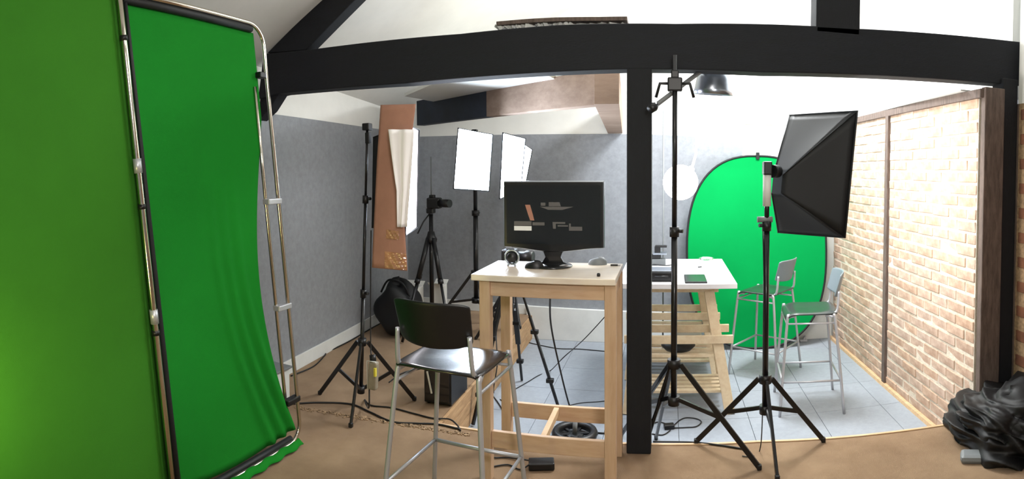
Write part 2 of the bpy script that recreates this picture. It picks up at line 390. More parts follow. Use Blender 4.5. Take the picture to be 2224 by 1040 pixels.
# dark timber truss
YT0, YT1 = 3.0, 3.13
def beam_poly(pts, m, name, label, y0=YT0, y1=YT1, cat='beam'):
    b = MB(); q = [PY(x, y, y0) for x, y in pts]; b.prism(q, (0, y1 - y0, 0)); return st(b, name, m, label, cat, bevel=.006)
b = MB(); b.prism([PY(560, 215, 3.0), PY(606, 203, 3.0), PY(880, 181, 3.0), PY(1356, 150, 3.0), PY(1500, 151, 3.0), PY(1660, 157, 3.0), PY(2160, 181, 3.0), PY(2217, 186, 3.0),
                   PY(2217, 91, 3.0), PY(1870, 62, 3.0), PY(1770, 56, 3.0), PY(1468, 51, 3.0), PY(1209, 54, 3.0), PY(1000, 73, 3.0), PY(670, 108, 3.0), PY(572, 117, 3.0)], (0, .13, 0))
st(b, 'tie_beam', M_BEAM, 'wide black-stained tie beam spanning the whole room', 'beam', bevel=.006)
b = MB().box(-.214, -.084, 3.0, 3.13, -.0, 2.035)
st(b, 'support_pillar', M_BEAMV, 'black-stained pillar beside the birch table carrying the beam', 'pillar', bevel=.006)
b = MB().box(1.945, 2.055, 2.97, 3.1, -.0, 2.1)
st(b, 'support_pillar', M_BEAMV, 'black-stained end post beside the near brick panel', 'pillar', bevel=.006)
q0, q1 = PY(1773, 60, 3.0), PY(1868, 66, 3.0)
b = MB().box(q0.x, q1.x, 3.0, 3.13, 2.25, 3.9)
st(b, 'queen_post', M_BEAMV, 'black-stained upright rising from the tie beam', 'post', bevel=.006)
b = MB(); A, B_ = PY(664, 109, 3.02), PY(770, 0, 3.02); C_, D_ = PY(694, 0, 3.02), PY(580, 115, 3.02)
s1 = (B_ - A); s2 = (C_ - D_)
b.prism([A, A + s1 * 3.2, D_ + s2 * 3.4, D_], (0, .1, 0))
st(b, 'rafter', M_BEAM, 'black-stained rafter climbing from the left end of the beam', 'rafter', bevel=.006)
b = MB(); b.prism([PY(574, 120, 3.02), PY(610, 120, 3.02), PY(606, 203, 3.02), PY(583, 240, 3.02), PY(560, 262, 3.02)], (0, .1, 0))
st(b, 'rafter_foot', M_BEAM, 'short black rafter foot below the left beam end', 'rafter', bevel=.004)
# rubble ledge on the beam
b = MB(); t = thing('ledge_board', 'dark board lying over crumbling white plaster on top of the beam', 'board', PY(1220, 50, 3.2))
qs = [PY(1078, 50, 3.03), PY(1150, 44, 3.03), PY(1210, 41, 3.03), PY(1300, 40, 3.03), PY(1362, 39, 3.03)]
for i in range(4):
    a, c = qs[i], qs[i + 1]
    b.hexa([a - Vector((0, 0, .012)), c - Vector((0, 0, .012)), c + Vector((0, .35, -.012)), a + Vector((0, .35, -.012))], [a + Vector((0, 0, .008)), c + Vector((0, 0, .008)), c + Vector((0, .35, .008)), a + Vector((0, .35, .008))])
b.build('board', M_OLDWOOD, t)
b = MB()
for i in range(60):
    f = i / 59; x = 1082 + f * 276; p = PY(x, 50 + (6 if f < .3 else 2), 3.06 + random.uniform(0, .05)); s_ = random.uniform(.012, .03)
    b.cbox(p + Vector((0, 0, -.004)), (s_ * 1.4, s_, s_ * .8), Euler((random.random(), random.random(), random.random())).to_matrix())
b.build('plaster_rubble', M_WHITE, t, kind='stuff')

# second truss at the back: navy / raw timber member and its trimmer
b = MB()
a0 = PD(905, 270, 6.15); a1 = PD(1298, 228, 4.36); a0.z = a1.z = 2.0
mid = a0.lerp(a1, .47); th = Vector((.05, .09, 0)); H = Vector((0, 0, .26))
st(MB().hexa([a0, mid, mid + th, a0 + th], [a0 + H, mid + H, mid + th + H, a0 + th + H]), 'ceiling_joist', M_NAVY, 'navy-painted half of the slanting joist above the lit softbox', 'joist', bevel=.005)
st(MB().hexa([mid, a1, a1 + th, mid + th], [mid + H, a1 + H, a1 + th + H, mid + th + H]), 'ceiling_joist', M_RAW, 'raw brown half of the slanting joist in front of rear wall', 'joist', bevel=.005)
b = MB().hexa([(-.55, 4.28, 2.0), (-.36, 4.28, 2.0), (-.46, YB, 1.885), (-.61, YB, 1.885)], [(-.55, 4.28, 2.3), (-.36, 4.28, 2.3), (-.46, YB, 2.15), (-.61, YB, 2.15)])
st(b, 'ceiling_joist', M_RAW, 'raw brown joist running back to the rear wall beside the black pillar', 'joist', bevel=.005)
# boarded soffits over the rear bay (grey crease; cream colour stands for tungsten light)
b = MB(); b.hexa([(-2.4, 4.9, 2.22), (-1.0, 3.5, 2.24), (-.9, 4.6, 2.24), (-2.3, 5.6, 2.22)], [(-2.4, 4.9, 2.25), (-1.0, 3.5, 2.27), (-.9, 4.6, 2.27), (-2.3, 5.6, 2.25)])
st(b, 'soffit_board', M_WHITE, 'white boarded soffit above the slanting joist', 'soffit')
for k, (u0, u1) in enumerate(((-.95, -.6), (-.33, -.08))):
    b = MB().box(u0, u1, 3.9, 4.9, 2.36, 2.375)
    st(b, 'soffit_board', M_WARMCEIL, ('ceiling board coloured as tungsten-lit, glimpsed over the raw joist', 'ceiling board coloured as tungsten-lit beside the top of the black pillar')[k], 'soffit')

# white pipe arm carrying the globe lamp
Yp = 5.5; pl = PY(1512, 400, Yp); zt = PY(1600, 268, Yp).z; pr = PY(1712, 268, Yp)
t = thing('pipe_arm', 'thin white pipe arching over the green oval screen towards the globe', 'pipe', (pr.x + .1, YB, zt))
gq = PD(1478, 396, 4.9)
pts = [tuple(gq + Vector((.1, .1, .12))), (pl.x - .01, Yp - .12, zt - .3), (pl.x, Yp, zt - .09), (pl.x + .015, Yp, zt - .03), (pl.x + .06, Yp, zt - .003), (pl.x + .12, Yp, zt), (pr.x, Yp, zt), (pr.x + .12, Yp + .04, zt), (pr.x + .16, YB - .004, zt)]
MB().tube(pts, .013, 10).build('bent_pipe', M_WHITEPL, t)
MB().cyl((pr.x + .16, YB - .02, zt), (pr.x + .16, YB - .002, zt), .035).build('wall_plate', M_WHITEPL, t)

# ================================================================== OBJECTS
# ---------- green panoramic backdrop (frame + two cloth panels)
t = thing('backdrop', 'tall green cloth backdrop in tube frames along the left side', 'backdrop', (-1.93, 1.55, 0))
XB = -1.93
def fpt(s, z): # s 0 near edge, 1 far edge of panel two
    yn = 1.64 - .105 * z; yf = 2.49 - .12 * z
    return Vector((XB, yn + (yf - yn) * s, z))
def cloth2(u, v):
    z = .10 + v * 2.12; bow = .17 * math.sin(PI * min(1, v * 1.25)) ** 1.1 * (1 if v < .8 else 1)
    s = u * (1 - bow); p = fpt(s, z)
    fold = 0
    for a, wd, x0 in ((.030, .035, 1.0), (.026, .03, .90), (.020, .03, .80)):   # tension folds fanning from the low far corner
        d = (u - (x0 - .30 * max(0, v - .0) ** .8)); fold += a * math.exp(-(d / wd) ** 2) * max(0, 1 - v * 1.5) ** .6
    p.x += -.05 * math.sin(PI * u) * math.sin(PI * v) + fold
    p.z += -.03 * math.sin(PI * u) * (1 - v)
    return p
MB().grid(cloth2, 60, 60).build('cloth_panel', M_GREEN2, t, solid=.002, label='bright green cloth panel')
def cloth1(u, v):
    z = .06 + v * 2.22; y0 = 1.66 - .105 * z
    y = y0 - u * 1.9; x = XB - .01 + .19 * u + .02 * math.sin(u * 9 + v)
    x += -.045 * math.exp(-(u / .03) ** 2)
    return Vector((x, y, z))
MB().grid(cloth1, 60, 30).build('cloth_panel', M_GREEN1, t, solid=.002, label='darker olive green cloth panel')
def rcorner(c, a, b_, r, n=6):
    c = Vector(c); a = Vector(a).normalized(); b_ = Vector(b_).normalized(); out = []
    for i in range(n + 1):
        th_ = i / n * PI / 2
        out.append(c + a * r * (1 - math.sin(th_)) + b_ * r * (1 - math.cos(th_)))
    return out
def frame_loop(off, ext):
    n0, n1 = fpt(0, .03), fpt(0, 2.26); f0, f1 = fpt(1, .03), fpt(1, 2.26)
    o = Vector((off, ext, 0)); f0 = f0 + o; f1 = f1 + o; n0 = n0 + Vector((off, 0, 0)); n1 = n1 + Vector((off, 0, 0))
    pts = [n0.lerp(f0, .05)] + [n0.lerp(f0, .5)]
    pts += rcorner(f0, n0 - f0, f1 - f0, .1)
    pts += [f0.lerp(f1, k / 6) for k in range(1, 6)]
    pts += rcorner(f1, f0 - f1, n1 - f1, .1)
    pts += [n1.lerp(f1, .5), n1]
    return pts
MB().tube(frame_loop(.02, .05), .011, 10).build('frame_tube', M_CHROME, t, label='polished outer frame tube')
MB().tube([fpt(1, z) + Vector((.0, -.03, 0)) for z in (.1, .5, 1, 1.5, 1.95)], .010, 10).build('frame_tube', M_CHROME, t)
def ntube(z): p = fpt(0, z); return Vector((p.x + .03, p.y - .03, z))
MB().tube([ntube(z) for z in (0.012, .5, 1, 1.5, 2, 2.32)], .0135, 12).build('frame_tube', M_CHROME, t, label='thick middle frame tube')
MB().tube([fpt(0, z) + Vector((.012, .012, 0)) for z in (0.012, .5, 1, 1.5, 2, 2.3)], [.017, .015, .013, .011, .009, .008], 8).build('edge_piping', M_BLKCLO, t, label='black edge piping')
for y_ in (360, 690):
    p = [q for q in [ntube(k * .01) for k in range(10, 225)] if True]
    z = min(p, key=lambda q: abs(PD(300, y_, math.hypot(q.x, q.y)).z - q.z)).z
    MB().cyl(ntube(z - .03), ntube(z + .03), .018).build('tube_joint', M_METAL, t)
for y_ in (80, 447, 725):
    p = [ntube(k * .01) for k in range(10, 230)]; z = min(p, key=lambda q: abs(PD(300, y_, math.hypot(q.x, q.y)).z - q.z)).z
    MB().cyl(ntube(z - .01), ntube(z + .01), .0175).build('tube_clip', M_BLKPL, t)
for y_, dk in ((436, 0), (668, 0), (165, 1), (872, 1)):
    p = [fpt(1, k * .01) for k in range(5, 225)]; z = min(p, key=lambda q: abs(PD(595, y_, math.hypot(q.x, q.y)).z - q.z)).z
    q = fpt(1, z)
    MB().cbox(q + Vector((.012, .01, 0)), (.045, .11 if y_ > 200 else .05, .03)).build('tube_clip' if dk else 'tube_joint', M_BLKPL if dk else M_METAL, t, bevel=.005)
def hem(u, v):
    p = fpt(.25 + .75 * u, .03); return p + Vector((.03 + .008 * math.sin(u * 31) + .035 * v, .02, -.024 * v + .010))
MB().grid(hem, 50, 3).build('cloth_hem', M_GREEN2, t, solid=.003)
MB().tube([fpt(s, .05) + Vector((.008, 0, 0)) for s in (.0, .3, .6, .97)], .018, 8).build('edge_piping', M_BLKCLO, t)
MB().tube([fpt(s, 2.235) + Vector((.008, 0, 0)) for s in (.0, .3, .6, .97)], .018, 8).build('edge_piping', M_BLKCLO, t)

# ---------- light stands
def stand(name, label, c, feet, hub, low, top, secs, rbase=.013, lean=(0, 0), cat='light stand', m=None, brace=.5, knob=(1, -.3, 0)):
    m = m or M_BLKMET
    c = Vector((c[0], c[1], 0)); L_ = Vector((lean[0], lean[1], 0))
    def ax(z): return c + L_ * z + Vector((0, 0, z))
    t = thing(name, label, cat, (c.x, c.y, min(f[2] for f in feet)))
    zs = [low - .03] + list(secs) + [top]
    for i in range(len(zs) - 1):
        MB().cyl(ax(zs[i] - (.0 if i == 0 else .01)), ax(zs[i + 1]), rbase * (1 - .18 * i), n=12).build('pole_section', m, t)
        if i:
            cl = MB().cyl(ax(zs[i] - .03), ax(zs[i] + .02), rbase * 1.55, n=12).build('collar', M_BLKPL, t)
            kd = Vector(knob).normalized()
            MB().cyl(ax(zs[i]) + kd * .01, ax(zs[i]) + kd * .045, .010, n=10).build('knob', M_BLKPL, cl)
    MB().cyl(ax(hub - .02), ax(hub + .025), rbase * 2.1, n=14).build('hub', M_BLKPL, t)
    MB().cyl(ax(low - .03), ax(low + .015), rbase * 1.9, n=14).build('hub', M_BLKPL, t)
    for f in feet:
        f = Vector(f); d = (Vector((f.x, f.y, 0)) - ax(0)); d.z = 0; d.normalize()
        a = ax(hub) + d * .035
        lg = MB().bar(a, f + Vector((0, 0, .012)), .015, .027).build('leg', m, t, bevel=.003)
        MB().cbox(f + Vector((0, 0, .014)), (.024, .024, .028)).build('rubber_foot', M_RUBBER, lg, bevel=.005)
        k = a.lerp(f, brace)
        MB().bar(ax(low) + d * .02, k, .012, .022).build('brace', m, t, bevel=.002)
    return t, ax
# left tall stand
fL = [PZ(695, 857, 0), PZ(762, 928, 0), PZ(900, 870, 0)]
st1, ax1 = stand('light_stand', 'black light stand in front of the grey left wall', (-1.88, 3.14), fL, .42, .12, 1.77, (.74, 1.34), .013, lean=(.045, 0.0))
top = ax1(1.77)
MB().cbox(top + Vector((0, 0, .02)), (.05, .05, .045)).build('stand_head', M_BLKPL, st1, bevel=.006)
MB().cbox(top + Vector((0.005, 0, -.05)), (.03, .03, .07)).build('tilt_bracket', M_BLKPL, st1, bevel=.005)
# stand carrying dome lamp
c2 = (.035, 2.90)
st2, ax2 = stand('light_stand', 'black light stand beside the pillar carrying the dome lamp boom', c2, [PZ(1649, 1020, 0), Vector((-.30, 3.74, PIT)), Vector((-.07, 3.70, PIT))], .52, .34, 2.08, (1.2,), .016)
for s_ in (-1, 1):
    p = ax2(1.93); MB().tube([p + Vector((s_ * .015, 0, .01)), p + Vector((s_ * .075, 0, .01)), p + Vector((s_ * .095, 0, -.06))], .008, 6).build('clamp_arm', M_BLKPL, st2)
MB().cbox(ax2(1.935), (.075, .04, .07)).build('clamp', M_BLKPL, st2, bevel=.008)
MB().cbox(ax2(1.985), (.04, .035, .04)).build('clamp', M_BLKPL, st2, bevel=.006)
# dome lamp with its boom
dc = PD(1550, 178, 3.28)
t = thing('dome_lamp', 'silver dome reflector lamp glowing under the beam on a boom', 'lamp', dc)
pa, pb = PD(1420, 232, 2.88), PD(1518, 158, 3.1)
MB().tube([pa, pb, dc + Vector((-.05, 0, .07))], .012, 10).build('boom_arm', M_GREYPL, t, label='grey boom arm')
MB().lathe([(0, -.03), (.02, -.03), (.024, 0), (.016, .02), (0, .02)], pa, pb - pa, 14).build('boom_end', M_BLKPL, t)
axd = Vector((.05, -.10, 1)).normalized()
MB().lathe([(0.0000, 0.0802), (0.0504, 0.0768), (0.0840, 0.0607), (0.0986, 0.0170), (0.1075, -0.0405), (0.1142, -0.0693), (0.1098, -0.0716), (0.1019, -0.0405), (0.0930, 0.0147), (0.0784, 0.0538), (0.0448, 0.0699), (0.0000, 0.0733)], dc, axd, 32).build('reflector', M_SILVER, t, label='silver dome reflector')
MB().lathe([(0, .13), (.028, .125), (.032, .09), (.04, .07)], dc, axd, 20).build('socket', M_BLKPL, t)
MB().lathe([(0, -.055), (.022, -.05), (.034, -.03), (.036, -.005), (.022, .03), (.016, .06)], dc, axd, 20).build('bulb', M_BULB, t, label='glowing bulb')
# right stand
st3, ax3 = stand('light_stand', 'black light stand holding the softbox in front of brick wall', (.52, 2.98), [PZ(1512, 963, 0), PZ(1788, 960, 0), Vector((.535, 2.70, 0))], .40, .245, 1.40, (1.22,), .016, knob=(-1, -.3, 0))

# ---------- softboxes from their rim corners (tl, tr, br, bl seen from the back or front)
def softbox(label, corners, back_c, back_w, back_h, lit, m=None, name='softbox', right=None, inset=.985, depth=.006, group=None):
    c = [Vector(q) for q in corners]; ce = sum(c, Vector()) / 4; bc = Vector(back_c)
    n = (ce - bc).normalized(); R_ = ((c[1] - c[0]) + (c[2] - c[3])).normalized(); U = ((c[0] - c[3]) + (c[1] - c[2])).normalized()
    t = thing(name, label, 'softbox', bc, group=group)
    k = [bc - R_ * back_w / 2 + U * back_h / 2, bc + R_ * back_w / 2 + U * back_h / 2, bc + R_ * back_w / 2 - U * back_h / 2, bc - R_ * back_w / 2 - U * back_h / 2]
    for i in range(4):
        j = (i + 1) % 4
        def fn(u, v, i=i, j=j):
            a = k[i].lerp(c[i], v); b2 = k[j].lerp(c[j], v); p = a.lerp(b2, u)
            inw = (bc.lerp(ce, v) - p); s_ = math.sin(PI * u) * math.sin(PI * min(1, v * 1.0)) * .05
            return p + inw * s_
        MB().grid(fn, 10, 10).build('side_panel', M_BLKCLO, t, solid=.002)
        MB().tube([k[i], c[i]], .004, 6).build('rib', M_BLKCLO, t)
    rim = MB().tube([c[0], c[1], c[2], c[3]], .006, 6, closed=True).build('rim', M_BLKCLO, t)
    def df(u, v):
        p = c[0].lerp(c[1], u).lerp(c[3].lerp(c[2], u), v)
        return ce + (p - ce) * inset - n * depth
    MB().grid(df, 2, 2).build('diffuser', lit, t, label='glowing white diffuser')
    MB().add([k[0], k[1], k[2], k[3]], [(0, 1, 2, 3)]).build('back_panel', M_BLKCLO, t, solid=.003)
    return t, n, bc
# A: lit, beside camera tripod
cA = [PD(995, 278, 4.85), PD(1070, 292, 5.1), PD(1062, 415, 5.1), PD(985, 410, 4.85)]
bA = PD(1042, 345, 5.35)
sA, _, _ = softbox('brightly lit upright softbox left of the monitor', cA, bA, .08, .12, M_LIT, group=None)
MB().cyl(bA, bA + (bA - sum(cA, Vector()) / 4).normalized() * .1, .04, n=16).build('lamp_head', M_BLKPL, sA)
bs = PD(1033, 500, 5.38)
def ft(x, y): return Vector((x, y, 0))
sxA, axA = stand('light_stand', 'dark light stand under the lit softbox left of monitor', (bs.x, bs.y), [ft(bs.x - .42, bs.y - .12), ft(bs.x + .22, bs.y - .30), ft(bs.x + .1, bs.y + .32)], .55, .3, 1.86, (1.12,), .023)
MB().cbox(axA(1.87), (.05, .05, .05)).build('stand_head', M_BLKPL, sxA, bevel=.006)
# B1, B2
cB = [PD(1092, 288, 4.6), PD(1141, 301, 4.95), PD(1131, 410, 4.95), PD(1085, 432, 4.6)]
bB = PD(1130, 360, 5.25)
sB, _, _ = softbox('lit softbox partly behind the top left of monitor', cB, bB, .08, .12, M_LIT)
bs = PD(1104, 500, 5.22)
sxB, axB = stand('light_stand', 'dark light stand hidden behind the left leg of birch table', (bs.x + .05, bs.y - .05), [ft(bs.x - .25, bs.y - .2), ft(bs.x + .04, bs.y + .25), ft(bs.x - .2, bs.y + .25)], .5, .3, 1.5, (.7, 1.1), .014)
cB2 = [PD(1112, 296, 5.2), PD(1156, 325, 5.3), PD(1142, 397, 5.3), PD(1105, 402, 5.2)]
bB2 = PD(1134, 352, 5.6)
sB2, _, _ = softbox('small lit softbox tilted behind its neighbour above the monitor', cB2, bB2, .08, .12, M_LIT)
# C: flagged by cardboard
cC = [PD(884, 270, 3.42), PD(910, 282, 3.85), PD(906, 494, 3.85), PD(880, 512, 3.42)]
bC = PD(812, 396, 3.62)
sC, _, _ = softbox('softbox on the left stand hidden behind cardboard', cC, bC, .07, .56, M_LITC)
# D: big black one
cD = [PD(1715, 250, 3.46), PD(1862, 241, 3.14), PD(1835, 516, 3.14), PD(1690, 505, 3.46)]
bD = PD(1688, 400, 3.12)
sD, nD, _ = softbox('large black softbox seen from behind turned to the brick wall', cD, bD, .07, .10, M_LITS, inset=.82, depth=.03)
MB().cyl(PD(1688, 372, 3.10), PD(1676, 372, 3.05), .035, n=16).build('lamp_head', M_BLKPL, sD)
MB().cyl(ax3(1.44) + Vector((0, 0, .06)), ax3(1.26) + Vector((0, 0, .06)), .022, n=14).build('lamp_handle', M_WHITEPL, sD, label='white lamp handle')
MB().cbox(ax3(1.52), (.045, .06, .07)).build('tilt_bracket', M_BLKPL, sD, bevel=.006)
MB().cyl(ax3(1.25) + Vector((-.05, 0, 0)), ax3(1.25) + Vector((.03, 0, 0)), .016, n=12).build('tilt_knob', M_GREYPL, sD)

# ---------- cardboard flag
t = thing('cardboard_flag', 'tall brown cardboard sheet taped in front of the left softbox', 'cardboard', PD(850, 585, 3.3))
def cf(pts, d):
    return [PD(x, y, dd) for (x, y), dd in zip(pts, d)]
L1 = cf([(827, 228), (819, 350), (813, 470), (808, 581)], [3.34] * 4); R1 = cf([(903, 226), (894, 300), (878, 480), (885, 588)], [3.26] * 4)
def card(u, v):
    i = min(int(v * 3), 2); f = v * 3 - i
    p = L1[i].lerp(L1[i + 1], f).lerp(R1[i].lerp(R1[i + 1], f), u)
    p += (EYE - p).normalized() * (.018 * math.sin(PI * u) + .006 * math.sin(v * 7))
    return p
MB().grid(card, 14, 24).build('cardboard_sheet', M_CARD, t, solid=.005)
def patch(u0, u1, v0, v1, off, wob, nu=14, nv=14):
    def fn(u, v):
        p = card(u0 + (u1 - u0) * u, v0 + (v1 - v0) * v); return p + (EYE - p).normalized() * (off + wob * math.sin(u * 13 + v * 9) * math.sin(v * 17 - u * 5))
    return MB().grid(fn, nu, nv)
patch(.36, .98, .885, .995, .007, .003).build('parcel_tape', M_TAPE, t, label='crinkled brown tape')
patch(.40, .80, .74, .80, .007, .002).build('parcel_tape', M_TAPE, t, label='crinkled brown tape')
def dif(u, v):
    yv = 281 + v * 212; l = 843 + 20 * min(1, v * 1.6); r = 898 - 12 * v
    x = l + (r - l) * u; d = 3.19 + .03 * u; p = PD(x, yv, d)
    return p + Vector((0, -.01 * math.sin(u * 11 + v * 3), 0))
MB().grid(dif, 20, 24).build('diffusion_cloth', M_PLAST, t, solid=.001, label='white diffusion cloth')

# power pack hanging on the left stand
pp = PD(811, 815, 3.42)
t = thing('power_pack', 'small pale transformer box hanging low on the left stand', 'power pack', pp - Vector((0, 0, .09)))
MB().cbox(pp, (.055, .05, .17), Euler((0, .06, .1)).to_matrix()).build('case', M_SACK, t, bevel=.012)
MB().cbox(pp + Vector((0.025, -.022, .03)), (.012, .016, .05)).build('warning_label', M_YEL, t)
MB().tube([pp + Vector((-.03, -.02, -.085)), pp + Vector((-.03, -.02, .09)), pp + Vector((.03, -.02, .09))], .004, 6).build('frame_wire', M_WHITEPL, t)
MB().cyl(pp + Vector((0, 0, .085)), pp + Vector((-.01, .01, .12)), .02, n=12).build('cable_plug', M_BLKPL, t)

# ---------- photo tripod with camera in the back left
bp = PD(937, 560, 5.25)
t = thing('camera_tripod', 'black photo tripod with a camera near the rear left corner', 'tripod', (bp.x, bp.y, 0))
cx, cy = bp.x, bp.y
MB().cyl((cx, cy, .25), (cx, cy, 1.12), .02).build('centre_column', M_BLKMET, t)
MB().lathe([(0, 0), (.05, 0), (.055, .03), (.04, .06), (.03, .1), (0, .1)], (cx, cy, .86)).build('shoulder', M_BLKPL, t)
for a in (2.7, 5.6, 4.3):
    d = Vector((math.cos(a), math.sin(a), 0)); p0 = Vector((cx, cy, .9)) + d * .04; p1 = Vector((cx, cy, .012)) + d * .36; pm = p0.lerp(p1, .42)
    lg = MB().cyl(p0, pm, .021, n=10).build('leg', M_BLKMET, t)
    MB().cyl(pm, p1, .013, n=10).build('leg_section', M_BLKMET, lg)
    MB().cyl(pm - (p1 - p0).normalized() * .02, pm + (p1 - p0).normalized() * .02, .026, n=10).build('leg_lock', M_BLKPL, lg)
MB().cbox((cx, cy, 1.15), (.07, .07, .05)).build('tripod_head', M_BLKPL, t, bevel=.01)
MB().tube([(cx, cy, 1.14), (cx - .05, cy - .06, 1.05), (cx - .08, cy - .12, .95)], .007, 8).build('pan_handle', M_BLKPL, t)
cc = PD(950, 441, 5.2)
c = thing('video_camera', 'black camera on top of the rear left tripod', 'camera', (cc.x, cc.y, cc.z - .05))
MB().cbox((cc.x - .03, cc.y, cc.z), (.13, .08, .10)).build('body', M_BLKPL, c, bevel=.015)
MB().cyl((cc.x + .03, cc.y - .01, cc.z), (cc.x + .14, cc.y - .05, cc.z), .038, .036, n=20).build('lens', M_BLKPL, c)
MB().cbox((cc.x - .05, cc.y, cc.z + .06), (.05, .05, .03)).build('viewfinder', M_BLKPL, c, bevel=.008)
MB().cyl((cc.x - .06, cc.y, cc.z + .05), (cc.x - .06, cc.y, cc.z + .42), .006).build('microphone_rod', M_GREYPL, c)
MB().cbox((cc.x - .03, cc.y, (1.175 + cc.z - .05) / 2), (.04, .05, cc.z - .05 - 1.17)).build('mount_plate', M_BLKPL, c)

# dark bag and pale cartons behind stool
bq = PD(868, 650, 5.30)
t = thing('equipment_bag', 'slumped dark bag in the rear left corner', 'bag', (bq.x, bq.y, 0))
def blob(c, r, seed, sq=1.0, nz=.18):
    rnd = random.Random(seed); ph = [(rnd.uniform(0, 6), rnd.uniform(1.5, 4.5), rnd.uniform(0, 6), rnd.uniform(1.5, 4)) for _ in range(5)]
    def fn(u, v):
        th_ = u * 2 * PI; f = v * PI; k = 1 + nz * sum(math.sin(a + th_ * round(b_)) * math.sin(c_ + f * d_) for a, b_, c_, d_ in ph) / 2.2
        z = -math.cos(f); s_ = math.sin(f) ** .7
        return Vector((c[0] + r[0] * k * s_ * math.cos(th_), c[1] + r[1] * k * s_ * math.sin(th_), max(c[2] + r[2] * k * z, c[2] - r[2])))
    return fn
MB().grid(blob((bq.x, bq.y, .24), (.22, .2, .24), 4), 40, 24).build('bag_body', M_BLKCLO, t)
MB().tube(smooth([(bq.x - .15, bq.y - .08, .4), (bq.x - .06, bq.y - .1, .52), (bq.x + .08, bq.y - .1, .5), (bq.x + .14, bq.y - .08, .38)]), .01, 6).build('strap', M_BLKCLO, t)
for k, (px, py, s_, h0) in enumerate(((904, 650, (.2, .16, .38), 0), (962, 640, (.14, .12, .39), 0))):
    q = PD(px, py, 5.75 + .02 * k)
    t = thing('carton', ('open pale carton behind the stool backrest', 'pale carton at the foot of the rear left tripod')[k], 'carton', (q.x, q.y - .12, 0))
    y_ = q.y - .12
    MB().box(q.x - s_[0] / 2, q.x + s_[0] / 2, y_ - s_[1] / 2, y_ + s_[1] / 2, 0, s_[2]).build('carton_body', M_WHITEPL, t, bevel=.004)
    for s2 in (-1, 1):
        MB().bar((q.x, y_ + s2 * s_[1] / 2, s_[2]), (q.x, y_ + s2 * (s_[1] / 2 + .05), s_[2] + .035), s_[0] * .96, .004).build('flap', M_WHITEPL, t)

# ---------- birch bar table
TX0, TX1, TY0, TY1, TZ = -.925, -.235, 2.585, 3.035, 1.01
t = thing('bar_table', 'tall birch table with monitor beside the black pillar', 'table', (-.58, 2.81, 0))
MB().box(TX0, TX1, TY0, TY1, TZ - .03, TZ).build('tabletop', M_BIRCHT, t, bevel=.004)
LX0, LX1, LY0, LY1 = TX0 + .035, TX1 - .0, TY0 + .02, TY1 - .02; LW = .053
for x in (LX0, LX1 - LW):
    for y in (LY0, LY1 - LW):
        MB().box(x, x + LW, y, y + LW, 0, TZ - .03).build('leg', M_BIRCH, t, bevel=.003)
for y in (LY0 + .012, LY1 - .03):
    MB().box(LX0 + LW, LX1 - LW, y, y + .02, TZ - .105, TZ - .03).build('apron', M_BIRCHH, t, bevel=.002)
for x in (LX0 + .012, LX1 - .03):
    MB().box(x, x + .02, LY0 + LW, LY1 - LW, TZ - .105, TZ - .03).build('apron', M_BIRCH, t, bevel=.002)
for y in (LY0 + .012, LY1 - .036):
    MB().box(LX0 + LW, LX1 - LW, y, y + .024, .165, .245).build('foot_rail', M_BIRCHH, t, bevel=.003)
MB().box(-.60, -.572, LY0 + .036, LY1 - .036, .2, .24).build('foot_rail', M_PINE, t, bevel=.003)

# ---------- monitor
mc = Vector((-.59, 2.90, TZ))
t = thing('monitor', 'black flat monitor with silver edge on the birch table', 'monitor', mc, .04)
x0, x1, z0, z1 = -.845 + .59, -.327 + .59, .098, .436
def mpoly(g, zc):
    pts = [(x0 - g, z0 - g * .5)] + [(x0 + (x1 - x0) * k / 16, z0 - g - zc * math.sin(PI * k / 16) ** 2) for k in range(1, 16)] + [(x1 + g, z0 - g * .5), (x1 + g, z1 + g), (x0 - g, z1 + g)]
    return pts
MB().prism([(x, .012, z) for x, z in mpoly(.005, .02)], (0, .03, 0)).build('rear_shell', M_SILVER, t, local=True, bevel=.004, label='silver edge shell')
MB().prism([(x, 0, z) for x, z in mpoly(0, .022)], (0, .02, 0)).build('bezel', M_BLKGL, t, local=True, bevel=.002)
sc = MB().box(x0 + .014, x1 - .014, -.002, .004, z0 + .016, z1 - .016).build('screen', M_SCREEN, t, local=True)
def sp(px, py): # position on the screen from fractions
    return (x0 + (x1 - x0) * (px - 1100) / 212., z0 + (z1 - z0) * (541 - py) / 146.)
def dq(pts, m, nm='screen_reflection'):  # reflections in the dark screen, drawn as flat glowing shapes
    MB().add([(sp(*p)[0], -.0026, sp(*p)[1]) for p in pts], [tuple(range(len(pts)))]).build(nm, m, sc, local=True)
dq([(1146, 446), (1157, 446), (1163, 468), (1166, 481), (1157, 481), (1152, 466)], M_REFLO)
dq([(1122, 494), (1160, 494), (1160, 504), (1122, 504)], M_REFLW); dq([(1122, 483), (1160, 483), (1160, 493), (1122, 493)], M_REFLG)
dq([(1162, 485), (1188, 485), (1188, 492), (1162, 492)], M_REFLG)
dq([(1205, 484), (1232, 484), (1232, 488), (1212, 488), (1212, 499), (1206, 499)], M_REFLG); dq([(1216, 491), (1238, 491), (1238, 494), (1216, 494)], M_REFLG)
dq([(1240, 487), (1244, 487), (1244, 494), (1268, 494), (1268, 503), (1240, 503)], M_REFLG)
dq([(1178, 450), (1250, 450), (1226, 457), (1196, 457)], M_REFLG); dq([(1180, 441), (1190, 441), (1190, 448), (1180, 448)], M_REFLG); dq([(1197, 440), (1220, 440), (1223, 449), (1197, 449)], M_REFLG)
